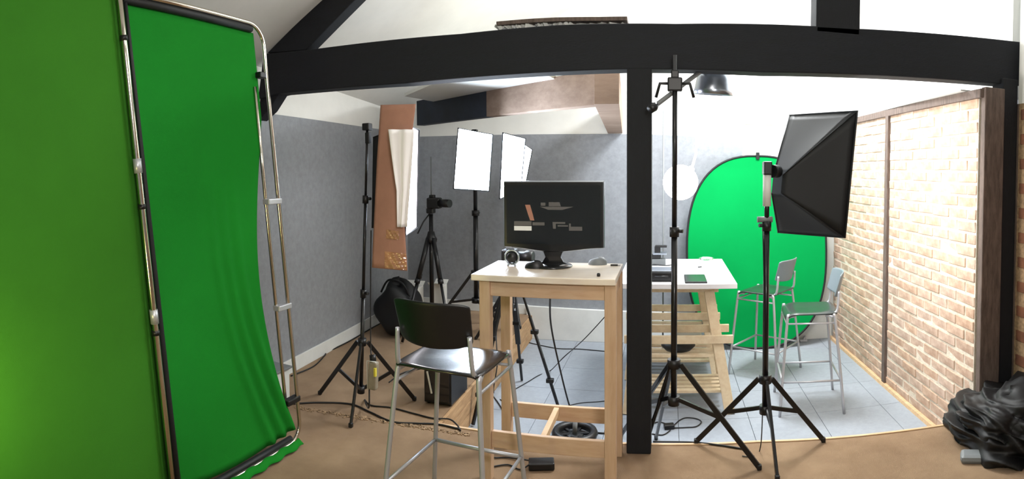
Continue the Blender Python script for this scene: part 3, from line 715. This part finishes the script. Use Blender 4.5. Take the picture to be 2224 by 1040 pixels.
MB().prism([(-.10, .018, .088), (-.05, .018, .072), (-.04, .018, .045), (-.055, .018, .02), (-.075, .018, .012), (.075, .018, .012), (.055, .018, .02), (.04, .018, .045), (.05, .018, .072), (.10, .018, .088), (.07, .018, .11), (-.07, .018, .11)], (0, .022, 0)).build('neck', M_BLKGL, t, local=True)
MB().lathe([(0, .0), (.1, .0), (.105, .004), (.1, .009), (.04, .014), (0, .016)], (0, .0, 0), n=32).build('base', M_BLKGL, t, local=True)

# small things on the birch table
q = PZ(1112, 577, TZ)
t = thing('round_gadget', 'small round silver-rimmed gadget on feet at table left', 'gadget', q)
MB().tube([q + Vector((.036 * math.cos(a), 0, .045 + .036 * math.sin(a))) for a in [k * PI / 12 for k in range(24)]], .006, 8, closed=True).build('ring', M_SILVER, t, label='silver ring')
MB().lathe([(0, -.02), (.022, -.018), (.03, 0), (.022, .018), (0, .02)], q + Vector((0, .0, .045)), (0, 1, 0), 18).build('core', M_BLKPL, t)
for s_ in (-1, 1): MB().cyl(q + Vector((s_ * .02, -.01, 0)), q + Vector((s_ * .012, 0, .02)), .006).build('foot', M_SILVER, t)
def mouse(label, q, r, m, rz=0):
    t = thing('mouse', label, 'mouse', q, rz)
    def fn(u, v):
        a = u * 2 * PI; f = v * PI / 2
        return Vector((r[0] * math.cos(a) * math.cos(f) ** .6, r[1] * math.sin(a) * math.cos(f) ** .6, r[2] * math.sin(f) * (1 + .15 * math.cos(a))))
    MB().grid(fn, 28, 10).build('shell', m, t, local=True)
    MB().lathe([(0, -.003), (.006, -.003), (.007, 0), (.006, .003), (0, .003)], (r[0] * .45, 0, r[2] * .93), (0, 1, 0), 12).build('scroll_wheel', M_BLKPL, t, local=True)
mouse('black mouse left of the monitor base', PZ(1160, 582, TZ), (.05, .03, .036), M_BLKPL)
mouse('grey and black mouse right of the monitor', PZ(1298, 574, TZ), (.05, .03, .036), M_GREYPL)
q = PZ(1334, 577, TZ); t = thing('usb_stick', 'flat black usb stick at the table corner by the pillar', 'usb stick', q)
MB().cbox(q + Vector((0, 0, .004)), (.038, .014, .008)).build('stick_body', M_BLKPL, t, bevel=.002)
MB().cbox(q + Vector((.025, 0, .004)), (.012, .011, .005)).build('plug', M_METAL, t)
q = PZ(1300, 600, TZ); t = thing('bottle_cap', 'tiny black cap near the front edge of birch table', 'cap', q)
MB().lathe([(0, 0), (.008, 0), (.0085, .01), (.006, .015), (0, .0155)], q, n=16).build('cap_body', M_BLKPL, t)

# ---------- stools
def make_stool(label, seatm, backm):
    t = thing('bar_stool', label, 'stool')
    def seat(u, v):
        x = (u - .5); y = (v - .5); k = .19
        ax_ = abs(x * 2); ay = abs(y * 2)
        X = x * .39 * (1 - .07 * ay ** 4); Y = y * .40 * (1 - .07 * ax_ ** 4)
        z = .731 - .012 * math.cos(PI * x) * math.cos(PI * y) - .035 * max(0, (v - .78) / .22) ** 2 - .01 * ax_ ** 6
        return Vector((X, Y, z))
    MB().grid(seat, 20, 20).build('seat', seatm, t, local=True, solid=.014, sub=1)
    def back(u, v):
        x = (u - .5) * 2; w_ = .168 * (1 - .05 * (1 - v))
        zb = .822 + .012 * abs(x) ** 2 + .012 * abs(x) ** 8; zt_ = 1.012 - .004 * abs(x) ** 2 - .01 * abs(x) ** 10
        return Vector((x * w_, -.215 - .045 * v + .05 * x * x - .0, zb + (zt_ - zb) * v))
    MB().grid(back, 20, 12).build('backrest', backm, t, local=True, solid=.012, sub=1)
    for s_ in (-1, 1):
        MB().tube(smooth([(s_ * .165, .12, .708), (s_ * .172, .165, .701), (s_ * .178, .182, .66), (s_ * .235, .235, 0.0)]), .0105, 10).build('leg', M_METAL, t, local=True)
        MB().tube(smooth([(s_ * .165, -.10, .708), (s_ * .178, -.15, .701), (s_ * .184, -.172, .66), (s_ * .235, -.235, 0.0)]), .0105, 10).build('leg', M_METAL, t, local=True)
        MB().tube(smooth([(s_ * .15, -.12, .714), (s_ * .165, -.165, .722), (s_ * .165, -.19, .755), (s_ * .158, -.2, .88)]), .0095, 10).build('back_support', M_METAL, t, local=True)
        MB().cyl((s_ * .182, -.175, .655), (s_ * .182, .182, .655), .007, n=8).build('stretcher', M_METAL, t, local=True)
        MB().cyl((s_ * .214, -.214, .24), (s_ * .214, .212, .24), .008, n=8).build('stretcher', M_METAL, t, local=True)
    MB().cyl((-.182, .185, .655), (.182, .185, .655), .007, n=8).build('stretcher', M_METAL, t, local=True)
    MB().cyl((-.214, .214, .24), (.214, .214, .24), .009, n=8).build('footrest', M_METAL, t, local=True)
    MB().cyl((-.214, -.214, .24), (.214, -.214, .24), .008, n=8).build('stretcher', M_METAL, t, local=True)
    return t
s1_ = make_stool('black bar stool with steel legs in front of the birch table', M_BLKGL, M_BLKPL)
s1_.location = (-.868, 2.225, 0); s1_.rotation_euler = (0, 0, -.085)
s2_ = make_stool('grey bar stool with steel legs near the brick wall', M_SEATG, M_BACKG)
s2_.location = (1.06, 4.19, PIT); s2_.rotation_euler = (0, 0, math.radians(84))
s3_ = dup(s2_, (.86, 4.93, PIT), math.radians(52), 'grey bar stool in front of the green oval screen')
s2_['group'] = s3_['group'] = 'grey bar stools on the sunken floor'

# ---------- white table on trestles
WT = .70; wx0, wx1, wy0, wy1 = -.36, .50, 4.06, 5.24
t = thing('work_table_top', 'white rectangular table top resting on two pine trestles', 'table', (.07, 4.6, WT - .035))
MB().box(wx0, wx1, wy0, wy1, WT - .036, WT).build('top_board', M_WTABLE, t, bevel=.003)
def trestle(label):
    t = thing('trestle', label, 'trestle'); Ht = WT - .036 - PIT
    MB().box(-.34, .30, -.035, .035, Ht - .07, Ht).build('top_bar', M_TRWOOD, t, local=True, bevel=.003)
    for sx in (-1, 1):
        for sy in (-1, 1):
            MB().bar((sx * .25 - .02, sy * .025, Ht - .06), (sx * .37 - .0, sy * .24, .0), .075, .03, up=(0, 1, 0)).build('leg', M_TRWOOD, t, local=True, bevel=.003)
        MB().bar((sx * .315, -.12, .5), (sx * .315, .12, .5), .02, .05).build('end_tie', M_TRWOOD, t, local=True, bevel=.002)
    for sy in (-1, 1):
        MB().box(-.40, .40, sy * .15 - .012, sy * .15 + .012, .66 - .24 + .07, .72 - .24 + .07).build('cross_bar', M_TRWOOD, t, local=True, bevel=.003)
    for k in range(5):
        MB().box(-.36, .33, -.17 + k * .075, -.125 + k * .075, .13, .15).build('shelf_slat', M_TRWOOD, t, local=True, bevel=.002)
        if k in (0, 2, 4): MB().box(-.33, .26, -.14 + k * .06, -.10 + k * .06, .385, .405).build('shelf_slat', M_TRWOOD, t, local=True, bevel=.002)
    return t
tr1 = trestle('pine trestle under the near end of white table'); tr1.location = (.085, 4.32, PIT)
tr2 = dup(tr1, (.05, 5.0, PIT), 0, 'pine trestle under the far end of white table')
tr1['group'] = tr2['group'] = 'pine trestles under the white table'
# laptop-like tablet and gear on it
q = PZ(1510, 607, WT); t = thing('tablet', 'thin dark tablet with grey cover on the white table', 'tablet', q)
MB().cbox(q + Vector((0, 0, .006)), (.16, .30, .012)).build('tablet_body', M_BLKPL, t, bevel=.004)
MB().cbox(q + Vector((0, 0, .0125)), (.145, .28, .003)).build('cover_panel', M_SEATG, t)
q = PZ(1440, 612, WT); t = thing('equipment_case', 'black flat case on the white table beside the pillar', 'case', q)
MB().cbox(q + Vector((-.02, .1, .035)), (.24, .2, .07)).build('case_body', M_BLKPL, t, bevel=.01)
MB().cbox(q + Vector((-.02, .1, .074)), (.22, .18, .008)).build('case_lid', M_SILVER, t, bevel=.003)
MB().cyl(q + Vector((-.06, -.005, .04)), q + Vector((.04, -.005, .04)), .006).build('handle', M_BLKPL, t)
q = PZ(1428, 575, WT); t = thing('camera_rig', 'small grey and black camera rig at the back of white table', 'camera', q)
for k, (dx, dz, sx, sz, m_) in enumerate(((0, .03, .14, .05, M_GREYPL), (-.02, .075, .1, .03, M_BLKPL), (.02, .10, .12, .018, M_SILVER), (0, .135, .05, .05, M_BLKPL), (.03, .16, .1, .014, M_BLKPL))):
    MB().cbox(q + Vector((dx, 0, dz)), (sx, .08, sz)).build(('base', 'body', 'plate', 'grip', 'top_bar')[k], m_, t, bevel=.004)
MB().tube(smooth([q + Vector((-.08, 0, .01)), q + Vector((-.02, -.05, .008)), q + Vector((.08, -.08, .008)), q + Vector((.15, -.02, .008))]), .004, 6).build('cable', M_BLKPL, t)
q = PZ(1534, 571, WT); t = thing('glass_bowl', 'small clear glass bowl at the back of white table', 'bowl', q)
MB().lathe([(0, .004), (.03, .004), (.05, .02), (.062, .045), (.066, .045), (.054, .017), (.033, 0), (0, 0)], q, n=24).build('bowl_body', M_GLASS, t)
q = PZ(1520, 581, WT); t = thing('pen_cap', 'tiny dark pen cap on the white table', 'cap', q)
MB().cyl(q + Vector((-.015, 0, .005)), q + Vector((.015, .01, .005)), .005).build('cap_body', M_BLKPL, t)
# under table
q = PD(1473, 748, 4.3); zs_ = PIT + .406
t = thing('round_cushion', 'flat dark round cushion on the near trestle under the white table', 'cushion', (q.x, 4.32, zs_))
MB().lathe([(0, 0), (.10, 0), (.13, .03), (.12, .06), (.05, .072), (0, .07)], (q.x, 4.32, zs_), n=28).build('cushion_body', M_BLKCLO, t)
t = thing('storage_box', 'white plastic box on floor under the white table', 'box', (.08, 5.45, PIT))
MB().box(.05, .32, 5.27, 5.5, PIT, PIT + .34).build('box_body', M_WHITEPL, t, bevel=.01)
MB().box(.04, .33, 5.26, 5.51, PIT + .34, PIT + .37).build('box_lid', M_GREYPL, t, bevel=.006)

# ---------- globe lamp
q = PD(1478, 396, 4.9)
t = thing('globe_lamp', 'glowing white globe lamp beside the green oval screen', 'lamp', q)
MB().lathe([(.15 * math.sin(PI * k / 20) + (.0), -.15 * math.cos(PI * k / 20)) for k in range(21)], q, n=32).build('globe', M_GLOBE, t, label='glowing white globe')
MB().cyl((q.x + .1, q.y + .1, q.z + .12), (q.x + .06, q.y + .06, q.z + .07), .03).build('socket', M_WHITEPL, t)
q = PD(1441, 240, 5.42)
t = thing('microphone_stand', 'thin dark stand rising behind the white table by the pillar', 'stand', (q.x, q.y, PIT))
MB().cyl((q.x, q.y, PIT + .03), (q.x, q.y, q.z), .008).build('pole', M_GREYPL, t)
MB().lathe([(0, 0), (.06, 0), (.06, .015), (.03, .03), (0, .035)], (q.x, q.y, PIT), n=24).build('base', M_BLKPL, t)

# ---------- green oval pop-up screen
Yg = 5.62; cg = PY(1643, 549, Yg)
pL = PY(1492, 549, Yg); pR = PY(1795, 549, Yg); pT = PY(1643, 338, Yg); pB = Vector((cg.x, Yg, PIT + .01))
a_ = (pR.x - pL.x) / 2; zc = (pT.z + pB.z) / 2; h_ = (pT.z - pB.z) / 2; xc_ = (pL.x + pR.x) / 2
tilt = .09
t = thing('oval_backdrop', 'bright green oval pop-up screen leaning on the rear wall', 'backdrop', (xc_, Yg, PIT))
def oval(a, k=1.0):
    e = 2 / 2.5; ca, sa = math.cos(a), math.sin(a)
    x = a_ * k * math.copysign(abs(ca) ** e, ca); z = h_ * k * math.copysign(abs(sa) ** e, sa)
    return Vector((xc_ + x, Yg - .06 + tilt * (z + h_) / (2 * h_) * 1.6, zc + z))
rim = [oval(2 * PI * k / 72) for k in range(72)]
b = MB(); b.v = []; b.add([Vector((xc_, oval(0).y, zc))] + [oval(2 * PI * k / 72, .99) for k in range(72)], [(0, 1 + k, 1 + (k + 1) % 72) for k in range(72)])
b.build('cloth_panel', M_GREEN3, t, solid=.003, label='bright green cloth')
MB().tube(rim, .011, 8, closed=True).build('rim_band', M_BLKCLO, t, label='black rim')
p = oval(PI / 2); MB().cbox(p + Vector((0, -.01, .0)), (.035, .02, .07)).build('hanging_tab', M_BLKCLO, t, bevel=.004)
t = thing('reflector_stand', 'low grey foot propping the green oval screen at right', 'stand', (1.5, 5.3, PIT))
MB().cyl(PZ(1745, 742, PIT) + Vector((0, 0, .012)), PZ(1765, 712, PIT) + Vector((0, 0, .15)), .012).build('prop_foot', M_METAL, t)
MB().cbox(PZ(1745, 742, PIT) + Vector((0, 0, .012)), (.08, .03, .024)).build('foot_pad', M_METAL, t, bevel=.005)

# ---------- video tripod behind the birch table
ap = Vector((-1.13, 4.02, .73))
t = thing('video_tripod', 'large black tripod with silver joints in the pit behind the birch table', 'tripod', (ap.x, ap.y, PIT))
MB().lathe([(0, -.06), (.03, -.06), (.06, -.02), (.065, .02), (.05, .05), (0, .05)], ap, n=20).build('bowl', M_BLKPL, t)
for f in (PZ(1212, 884, PIT), Vector((-1.31, 3.68, PIT)), Vector((-1.2, 4.6, PIT))):
    d = Vector((f.x - ap.x, f.y - ap.y, 0)).normalized(); p0 = ap + d * .05; p1 = f + Vector((0, 0, .01)); n_ = d.cross(Vector((0, 0, 1)))
    lg = MB().bar(p0 + n_ * .014, p0.lerp(p1, .62) + n_ * .014, .012, .022).bar(p0 - n_ * .014, p0.lerp(p1, .62) - n_ * .014, .012, .022).build('leg', M_BLKMET, t, bevel=.002)
    MB().bar(p0.lerp(p1, .3), p1, .02, .02).build('leg_section', M_BLKMET, lg, bevel=.002)
    for k in (.1, .42, .8): MB().cbox(p0.lerp(p1, k), (.055, .04, .03)).build('leg_lock', M_SILVER if k < .2 else M_BLKPL, lg, bevel=.004)
cq = PD(1135, 557, 4.05)
c = thing('camcorder', 'black camera with long lens behind the birch table left edge', 'camera', cq)
MB().cbox(ap + Vector((0, 0, .075)), (.08, .09, .05)).build('fluid_head', M_BLKPL, t, bevel=.01)
MB().cbox((cq.x - .09, cq.y, cq.z), (.11, .1, .10)).build('body', M_BLKPL, c, bevel=.012)
MB().lathe([(0, -.01), (.035, 0), (.038, .06), (.045, .07), (.045, .12), (.03, .125), (0, .12)], (cq.x - .04, cq.y, cq.z), (1, -.15, 0), 20).build('lens', M_BLKPL, c)
MB().cbox((cq.x - .09, cq.y, cq.z + .065), (.06, .03, .03)).build('top_handle', M_GREYPL, c, bevel=.006)
MB().cbox((ap.x, cq.y, (ap.z + .1 + cq.z - .05) / 2), (.07, .07, max(.02, cq.z - .05 - ap.z - .1))).build('mount_plate', M_BLKPL, c)

# ---------- pc tower on the step
t = thing('computer_tower', 'small black computer tower on carpet step behind the stool', 'computer', (-1.43, 3.45, 0))
MB().box(-1.53, -1.34, 3.36, 3.66, .012, .27).build('case', M_BLKPL, t, bevel=.006)
MB().box(-1.52, -1.35, 3.352, 3.36, .03, .26).build('front_panel', M_BLKGL, t, bevel=.003)
MB().bar((-1.5, 3.345, .22), (-1.47, 3.345, .08), .012, .003).build('front_stripe', M_WHITEPL, t, label='pale stripe')
for x in (-1.51, -1.36):
    for y in (3.39, 3.63): MB().cyl((x, y, 0), (x, y, .013), .012).build('foot', M_RUBBER, t)

# ---------- round black fan-like base in the pit, seen under the table
q = PZ(1243, 985, PIT); q = Vector((-.60, 3.66, PIT))
t = thing('round_light_base', 'round black spoked base with short handle on the grey floor', 'stand base', q)
MB().lathe([(.0, .035), (.05, .035), (.06, .03), (.06, .0), (0, 0)], q, n=24).build('hub', M_BLKPL, t)
MB().tube([q + Vector((.125 * math.cos(k * PI / 16), .125 * math.sin(k * PI / 16), .04)) for k in range(32)], .028, 8, closed=True).build('outer_ring', M_BLKPL, t)
for k in range(6):
    a = k * PI / 3 + .3; MB().bar(q + Vector((.04 * math.cos(a), .04 * math.sin(a), .03)), q + Vector((.11 * math.cos(a), .11 * math.sin(a), .03)), .018, .014).build('spoke', M_BLKPL, t)
MB().cyl(q + Vector((0, 0, .03)), q + Vector((-.0, 0.02, .12)), .016).build('handle', M_GREYPL, t)

# ---------- power bricks, adapters
q = PZ(1176, 1016, 0)
t = thing('power_brick', 'black power brick on carpet under the front of the birch table', 'power adapter', q)
MB().cbox(q + Vector((0, 0, .02)), (.13, .07, .038), Euler((0, 0, .25)).to_matrix()).build('brick_case', M_BLKPL, t, bevel=.006)
MB().tube(smooth([q + Vector((-.06, -.02, .02)), q + Vector((-.1, -.05, .006)), q + Vector((-.17, -.02, .006)), q + Vector((-.24, -.06, .006))]), .004, 6).build('cable', M_RUBBER, t)
MB().tube(smooth([q + Vector((-.06, .02, .02)), q + Vector((-.11, .04, .012)), q + Vector((-.2, .05, .006)), q + Vector((-.26, .03, .006)), q + Vector((-.30, .05, .006))]), .004, 6).build('cable', M_RUBBER, t)
q = PZ(1453, 930, PIT)
t = thing('mains_adapter', 'small black adapter with looped cable on the grey floor by pillar', 'power adapter', q)
MB().cbox(q + Vector((0, 0, .015)), (.07, .05, .03), Euler((0, 0, .2)).to_matrix()).build('adapter_case', M_BLKPL, t, bevel=.005)
MB().tube(smooth([PZ(x, y, PIT + .005) for x, y in ((1462, 925), (1475, 913), (1490, 907), (1512, 909), (1523, 916), (1512, 926), (1490, 928), (1465, 929))]), .004, 6).build('cable', M_RUBBER, t)

# ---------- cables
def cable(label, pts, r=.005, name='cable'):
    b = MB().tube(smooth(pts, 8), r, 6); return b.build(name, M_RUBBER, None, label=label, cat='cable')
def z_(l, z): return [PZ(x, y, z) for x, y in l]
cable('thick black cable looping across brown carpet from backdrop clip', z_([(630, 877), (690, 874), (760, 877), (800, 893), (850, 915), (900, 919), (950, 921), (1000, 932)], .006), .006)
cable('black cable from power pack curving over the brown carpet', [pp + Vector((-.03, 0, -.09)), pp + Vector((-.03, -.01, -.2))] + z_([(792, 868), (806, 880), (850, 885), (900, 898), (940, 908), (975, 910), (992, 922), (1000, 935)], .006), .005)
cable('black cable lying along the foot of the left skirting', z_([(632, 816), (680, 796), (705, 772), (712, 764), (760, 740), (815, 708), (850, 691)], .006), .006)
cable('straight black cable hanging down from left softbox', [PD(806, 500, 3.62), PD(805, 620, 3.62), PD(805, 745, 3.6), PD(806, 770, 3.55)], .004)
cable('black cable hanging under the birch table to the grey floor', [Vector((-.62, 3.0, .9)), PD(1196, 700, 3.5), PD(1216, 800, 3.6), PD(1240, 890, 3.7)] + z_([(1262, 925), (1290, 938), (1325, 940), (1350, 930)], PIT + .006), .006)
cable('thin cable sagging from the table behind to grey floor', z_([(1115, 847), (1145, 830), (1170, 815), (1195, 805)], PIT + .005) + [PD(1225, 775, 4.6), PD(1270, 735, 4.7), PD(1318, 683, 4.6)], .004)
cable('thin dark cable along the white rear skirting', z_([(1140, 742), (1185, 752), (1215, 757), (1260, 758), (1318, 763)], PIT + .005), .005)
cable('faint cable on grey floor behind the foot rail', z_([(1230, 882), (1260, 875), (1300, 872), (1325, 869)], PIT + .004), .003)
cable('tangled cable dropping over the step beside computer tower', [Vector((-1.42, 3.7, .1)), Vector((-1.3, 3.8, .02)), Vector((-1.28, 3.85, -.1))] + z_([(1060, 850), (1080, 872), (1100, 905)], PIT + .005), .005)
cable('black cable running under the stool from computer tower', z_([(845, 830), (870, 812), (900, 803), (940, 800)], .006) + [Vector((-1.45, 3.7, .1))], .005)
cable('cable hanging behind the left legs of the birch table', [PD(1088, 645, 4.4), PD(1078, 720, 4.3), PD(1080, 790, 4.2)] + z_([(1072, 852), (1090, 870)], PIT + .005), .005)
cable('black cable along the pit nosing right of the pillar', z_([(1418, 959), (1500, 960), (1560, 966), (1612, 974)], .006), .005)
cable('pale cable hanging from softbox stand curling on brown carpet', z_([(1612, 990), (1632, 991), (1650, 978)], .005) + [PD(1656, 900, 3.0), PD(1660, 700, 3.0), ax3(1.2) + Vector((-.02, 0, 0))], .003)
cable('upper of two black cables behind the left part of pillar', z_([(1416, 920), (1432, 916), (1452, 922)], PIT + .005), .004)
cable('lower of two black cables behind the left part of pillar', z_([(1416, 942), (1440, 944), (1456, 934)], PIT + .005), .004)
for k, (px, dx) in enumerate(((1430, 0), (1438, .03))):
    cable(('nearer cable bundle draped down the dome lamp stand', 'further cable bundle draped down the dome lamp stand')[k], [ax2(.5) + Vector((-.02, .03, 0)), PD(1440 - 6 * k, 860, 3.05), PD(1425 - 3 * k, 900, 3.1), Vector((-.17 - .03 * k, 3.25, PIT + .01))], .007)

# frayed carpet seam
b = MB()
for i in range(420):
    f = random.random(); x = 640 + 380 * f; y = 884 + 60 * f + random.gauss(0, 1.8); p = PZ(x, y, .003)
    s_ = random.uniform(.003, .010)
    b.cbox(p, (s_ * 1.6, s_, .004), Euler((0, 0, random.uniform(0, 3))).to_matrix())
b.build('frayed_threads', M_CONC, None, kind='stuff', label='pale frayed threads along the brown carpet seam', cat='carpet seam')

# ---------- coat pile
q = PZ(2190, 1000, 0)
t = thing('coat_pile', 'heap of black coats and bags at the foot of right post', 'clothes', (1.75, 2.62, 0))
from mathutils import noise
def coat(u, v):
    th_ = u * 2 * PI; f = v; a = f * PI / 2
    k = 1 + .10 * math.sin(3 * th_ + 1) + .05 * math.sin(7 * th_)
    rr = math.cos(a) ** .75; zz = .33 * math.sin(a) ** .8
    x = .50 * k * rr * math.cos(th_); y = .40 * k * rr * math.sin(th_)
    d = Vector((math.cos(th_) * .5, math.sin(th_) * .5, zz * 1.4 + .1)) 
    w_ = noise.noise_vector(Vector((x * 2, y * 2, zz * 2))) * .25
    q = Vector(((x + zz * 1.1 + w_.x) * 5.2, (y - x * .4 + w_.y) * 2.0, (zz - x * .5 + w_.z) * 2.4))
    n1 = 1 - abs(noise.noise(q)) * 2.4; n2 = 1 - abs(noise.noise(Vector((q.z * 3.1, q.x * 1.5, q.y * 3)) + Vector((5, 2, 1)))) * 2.2
    h = .07 * n1 + .03 * n2 * max(0, .6 - n1 * .5) - .05
    dn = d.normalized(); p = Vector((1.98 + x, 2.70 + y, zz)) + dn * h
    p.z = max(.003, p.z * (.86 + .14 * math.cos(th_)))
    return p
MB().grid(coat, 220, 80).build('draped_coat', M_JACKET, t)
def lump(u, v):
    p = coat(u, v); c0 = Vector((1.98, 2.70, 0)); q = (p - c0) * .62; q.z *= 1.0
    return c0 + Vector((-.16, -.06, .12)) + q * (1 + .1 * noise.noise(q * 9))
MB().grid(lump, 160, 50).build('folded_bag', M_JACKET, t)
q = PZ(2122, 1034, .0)
MB().cbox(q + Vector((.09, .13, .022)), (.2, .09, .044), Euler((.1, 0, -.5)).to_matrix()).build('grey_lining', M_GREYPL, t, bevel=.02, label='pale grey lining')
